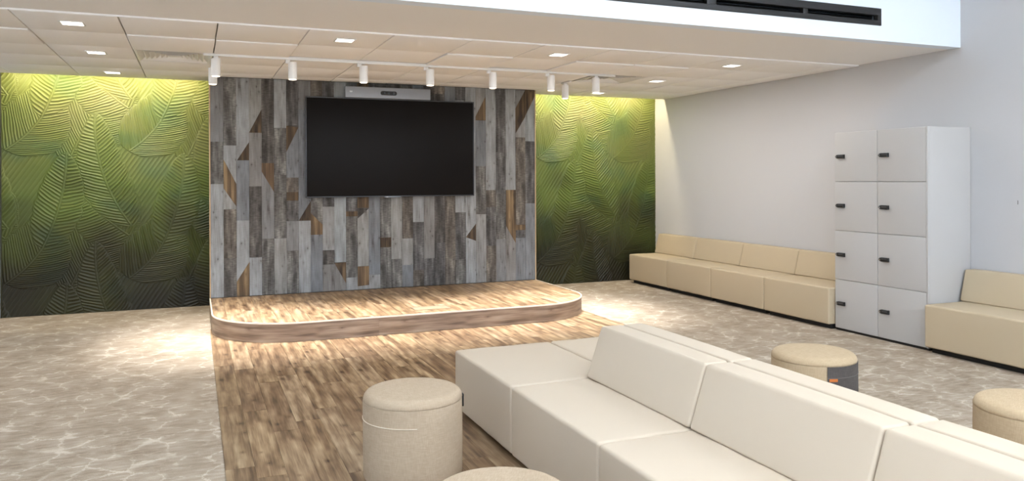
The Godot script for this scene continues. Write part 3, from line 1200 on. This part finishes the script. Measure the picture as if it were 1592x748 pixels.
# ---------------------------------------------------------------- screen
func television() -> void:
	var x0 := 0.0697
	var x1 := 2.1666
	var y0 := 1.3115
	var y1 := 2.508
	var c := Vector3((x0 + x1) / 2, (y0 + y1) / 2, 0)
	var w := x1 - x0
	var h := y1 - y0
	var o := thing("television", "very large black flat television mounted on the weathered plank wall", "television", Vector3(c.x, c.y, 0.0))
	part("back_shell", rounded(Vector3(0, 0, 0.032), Vector3(w - 0.02, h - 0.02, 0.05), 0.01, 2), M.black, o)
	var fr := begin()
	for s in [-1, 1]:
		rbox(fr, Vector3(s * (w / 2 - 0.007), 0, 0.053), Vector3(0.014, h, 0.022), 0.003, 2)
		rbox(fr, Vector3(0, s * (h / 2 - 0.007), 0.053), Vector3(w - 0.028, 0.014, 0.022), 0.003, 2)
	part("bezel", done(fr), plain(c8(58, 60, 64), 0.35, 0.4), o)
	var scr := plain(c8(17, 15, 15), 0.45)
	scr.metallic_specular = 0.25
	part("screen", rounded(Vector3(0, 0, 0.056), Vector3(w - 0.026, h - 0.026, 0.006), 0.001, 1), scr, o)
	part("status_bar", rounded(Vector3(-0.01, -h / 2 - 0.002, 0.058), Vector3(0.20, 0.016, 0.014), 0.003, 1), plain(c8(120, 128, 136), 0.3, 0.5), o)
	part("badge", rounded(Vector3(-0.075, -h / 2 - 0.002, 0.066), Vector3(0.028, 0.009, 0.003), 0.001, 1), M.chrome, o)
	# conference bar with three lenses, on the wall above the television
	var bx0 := 0.53
	var bx1 := 1.583
	var cx := (bx0 + bx1) / 2
	var b := thing("video_bar", "slim silver video conference bar with black lens window above the television", "video bar", Vector3(cx, 2.575, 0.0))
	part("body", rounded(Vector3(0, 0, 0.05), Vector3(bx1 - bx0, 0.135, 0.09), 0.006, 3), M.silver, b)
	var win := PackedVector2Array()
	for i in 24:
		var a := TAU * i / 24.0
		win.append(Vector2(cos(a) * 0.026 + (0.075 if cos(a) > 0.001 else -0.075), sin(a) * 0.026))
	var lw := part("lens_window", slab(win, 0.006, 0.002, Vector2.ONE, Vector2.ZERO), plain(c8(12, 12, 14), 0.2), b)
	lw.position = Vector3(0.0, -0.002, 0.0935)
	for x in [-0.048, 0.0, 0.06]:
		var l := part("lens", turned(PackedVector2Array([Vector2(0.014, 0), Vector2(0.014, 0.002), Vector2(0.009, 0.003), Vector2(0.004, 0.0015), Vector2(0, 0.001)]), Vector3.ZERO, 20), plain(c8(52, 56, 62), 0.2, 0.3), lw)
		l.rotation_degrees.x = 90
		l.position = Vector3(x, 0, 0.0055)
	# maker's mark: a short row of upright strokes
	var mk := begin()
	for i in 5:
		rbox(mk, Vector3(-0.014 + i * 0.007, 0.003 if i % 2 == 0 else 0.0, 0), Vector3(0.004, 0.012 + 0.008 * (i % 2), 0.002), 0.0008, 1)
	var mark := part("mark", done(mk), plain(c8(236, 238, 242), 0.4), b)
	mark.position = Vector3(-0.458, 0.004, 0.0955)


# ---------------------------------------------------------------- lamps
func track() -> void:
	var zr := TZ0
	var rail := thing("track_rail", "long white ceiling track rail running parallel to the plank wall", "track rail", Vector3(1.09, CEIL, zr))
	part("channel", rounded(Vector3(0, -0.017, 0), Vector3(4.28, 0.032, 0.036), 0.003, 1), M.white_paint, rail)
	for s in [-1, 1]:
		part("end_cap", rounded(Vector3(s * 2.147, -0.017, 0), Vector3(0.014, 0.034, 0.038), 0.003, 1), M.white_paint, rail)
	for s in [-1, 1]:
		var sx := -0.965 if s < 0 else 3.035
		var sr := thing("track_rail", "short white track rail holding " + ("the spotlight half hidden behind the first one" if s < 0 else "the lone spotlight before the narrow green panel"), "track rail", Vector3(sx, CEIL, 0.96), 0.0, "short side rails")
		part("channel", rounded(Vector3(0, -0.010, 0), Vector3(0.03, 0.018, 0.22), 0.003, 1), M.white_paint, sr)
	var xs := [-0.955, -0.315, 0.365, 1.045, 1.728, 2.405, 3.0]
	var nth := ["first", "second", "third", "fourth", "fifth", "sixth", "seventh and last"]
	for i in 7:
		head(Vector3(xs[i], CEIL - 0.034, zr), 0.045 if i > 0 and i < 6 else 0.0, "white cylinder spotlight, %s on the long rail from its end by the vent" % nth[i])
	head(Vector3(-0.965, CEIL - 0.018, 0.98), 0.0, "white cylinder spotlight half hidden behind the long rail's first lamp, before the planks")
	head(Vector3(3.035, CEIL - 0.018, 0.93), 0.0, "white cylinder spotlight off the long rail, in front of the narrow green panel")


func head(at: Vector3, dx: float, label: String) -> void:
	var o := thing("track_spotlight", label, "spotlight", at, 0.0, "white cylinder track spotlights")
	part("adapter", rounded(Vector3(0, -0.017, 0), Vector3(0.042, 0.034, 0.036), 0.004, 2), M.white_paint, o)
	var pr := PackedVector2Array([Vector2(0, -0.018), Vector2(0.038, -0.018), Vector2(0.042, -0.022), Vector2(0.042, -0.180), Vector2(0.039, -0.183), Vector2(0.036, -0.180), Vector2(0.034, -0.150), Vector2(0, -0.150)])
	part("cylinder", turned(pr, Vector3(dx, 0, 0), 32), M.white_paint, o)
	part("lamp_lens", turned(PackedVector2Array([Vector2(0, -0.187), Vector2(0.030, -0.187), Vector2(0.0345, -0.183), Vector2(0.0345, -0.16)]), Vector3(dx, 0, 0), 24), glow(Color(1, 0.93, 0.82), 4.0), o)
	spot(Vector3(dx, -0.195, 0), SPOT_ENERGY, 30.0, 0.03, warm, o)


func downlights() -> void:
	var spots := [
		[-1.98, 2.855, "lit square downlight over bare carpet, first of three leading to the big green panel"],
		[-1.97, 1.415, "lit square downlight over bare carpet, middle of three leading to the big green panel"],
		[-1.96, -0.025, "lit square downlight closest to the big green panel"],
		[0.034, 2.855, "lit square downlight above the second spotlight of the long rail"],
		[2.051, 2.80, "lit square downlight above the sixth spotlight of the long rail"],
		[4.055, 2.79, "lit square downlight by the white wall, first of three leading to the narrow green panel"],
		[4.03, 1.40, "lit square downlight by the white wall, middle of three leading to the narrow green panel"],
		[4.0, -0.01, "lit square downlight closest to the narrow green panel"],
	]
	for s in spots:
		var o := thing("ceiling_light", s[2], "ceiling light", Vector3(s[0], CEIL, s[1]), 0.0, "square recessed downlights")
		var fr := begin()
		for k in [-1, 1]:
			rbox(fr, Vector3(k * 0.077, -0.003, 0), Vector3(0.012, 0.008, 0.166), 0.002, 1)
			rbox(fr, Vector3(0, -0.003, k * 0.077), Vector3(0.142, 0.008, 0.012), 0.002, 1)
		part("frame", done(fr), M.white_paint, o)
		part("diffuser", rounded(Vector3(0, -0.002, 0), Vector3(0.142, 0.004, 0.142), 0.001, 1), glow(Color(1, 0.97, 0.92), 5.0), o)
		var l := AreaLight3D.new()
		l.name = "diffuser_glow"
		l.area_size = Vector2(0.14, 0.14)
		l.light_color = warm
		l.light_energy = DOWN_ENERGY
		l.area_range = 20.0
		l.shadow_enabled = true
		l.position = Vector3(0, -0.012, 0)
		l.rotation_degrees.x = -90
		o.add_child(l, true)


func coves() -> void:
	for s in [[-3.05, -1.05, "over the big green panel"], [3.07, RIGHT - 0.15, "over the narrow green panel"]]:
		var cx: float = (s[0] + s[1]) / 2.0
		var w: float = s[1] - s[0]
		var o := thing("led_strip", "LED strip light tucked in the ceiling slot " + s[2], "strip light", Vector3(cx, CEIL + 0.1, -0.47), 0.0, "cove lights")
		part("channel", rounded(Vector3(0, 0, 0.008), Vector3(w, 0.03, 0.016), 0.003, 1), M.white_paint, o)
		part("diffuser", rounded(Vector3(0, 0, -0.002), Vector3(w - 0.01, 0.02, 0.006), 0.002, 1), glow(cove_color, 6.0), o)
		var l := AreaLight3D.new()
		l.name = "strip_glow"
		l.area_size = Vector2(w - 0.02, 0.02)
		l.light_color = cove_color
		l.light_energy = COVE_ENERGY
		l.area_range = 20.0
		l.shadow_enabled = true
		l.position = Vector3(0, -0.016, -0.008)
		l.rotation_degrees.x = -74
		o.add_child(l, true)


func grille() -> void:
	var x0 := 0.2
	var x1 := 4.387
	var y0 := 2.842
	var y1 := 2.994
	var o := thing("air_grille", "long black linear air grille in the white bulkhead face", "air grille", Vector3((x0 + x1) / 2, (y0 + y1) / 2, BULK))
	var w := x1 - x0 - 0.004
	var h := y1 - y0 - 0.004
	var black := plain(c8(36, 36, 37), 0.45)
	part("back_pan", rounded(Vector3(0, 0, -0.1), Vector3(w, h, 0.01), 0.002, 1), M.black, o)
	var fr := begin()
	rbox(fr, Vector3(0, -h / 2 + 0.022, -0.02), Vector3(w, 0.044, 0.05), 0.003, 1)
	rbox(fr, Vector3(0, h / 2 - 0.03, -0.02), Vector3(w, 0.06, 0.05), 0.003, 1)
	rbox(fr, Vector3(-w / 2 + 0.02, 0, -0.02), Vector3(0.04, h, 0.049), 0.003, 1)
	rbox(fr, Vector3(w / 2 - 0.02, 0, -0.02), Vector3(0.04, h, 0.049), 0.003, 1)
	part("frame", done(fr), black, o)
	var mid := (x0 + x1) / 2
	for x in [0.55, 1.33, 2.2, 2.62, 3.56]:
		part("divider", rounded(Vector3(x - mid, -0.01, -0.03), Vector3(0.05 if x != 2.62 else 0.09, 0.06, 0.04), 0.004, 1), black, o)
	var blade := plain(c8(40, 44, 50), 0.22, 0.5)
	for r in [[0.26, 0.52], [0.58, 1.3], [1.36, 2.17], [2.23, 2.57], [2.67, 3.53], [3.59, 4.33]]:
		for k in 2:
			var b := part("blade", rounded(Vector3.ZERO, Vector3(r[1] - r[0] - 0.02, 0.003, 0.05), 0.001, 1), blade, o)
			b.position = Vector3((r[0] + r[1]) / 2 - mid, -0.022 + k * 0.03, -0.055)
			b.rotation_degrees.x = 35
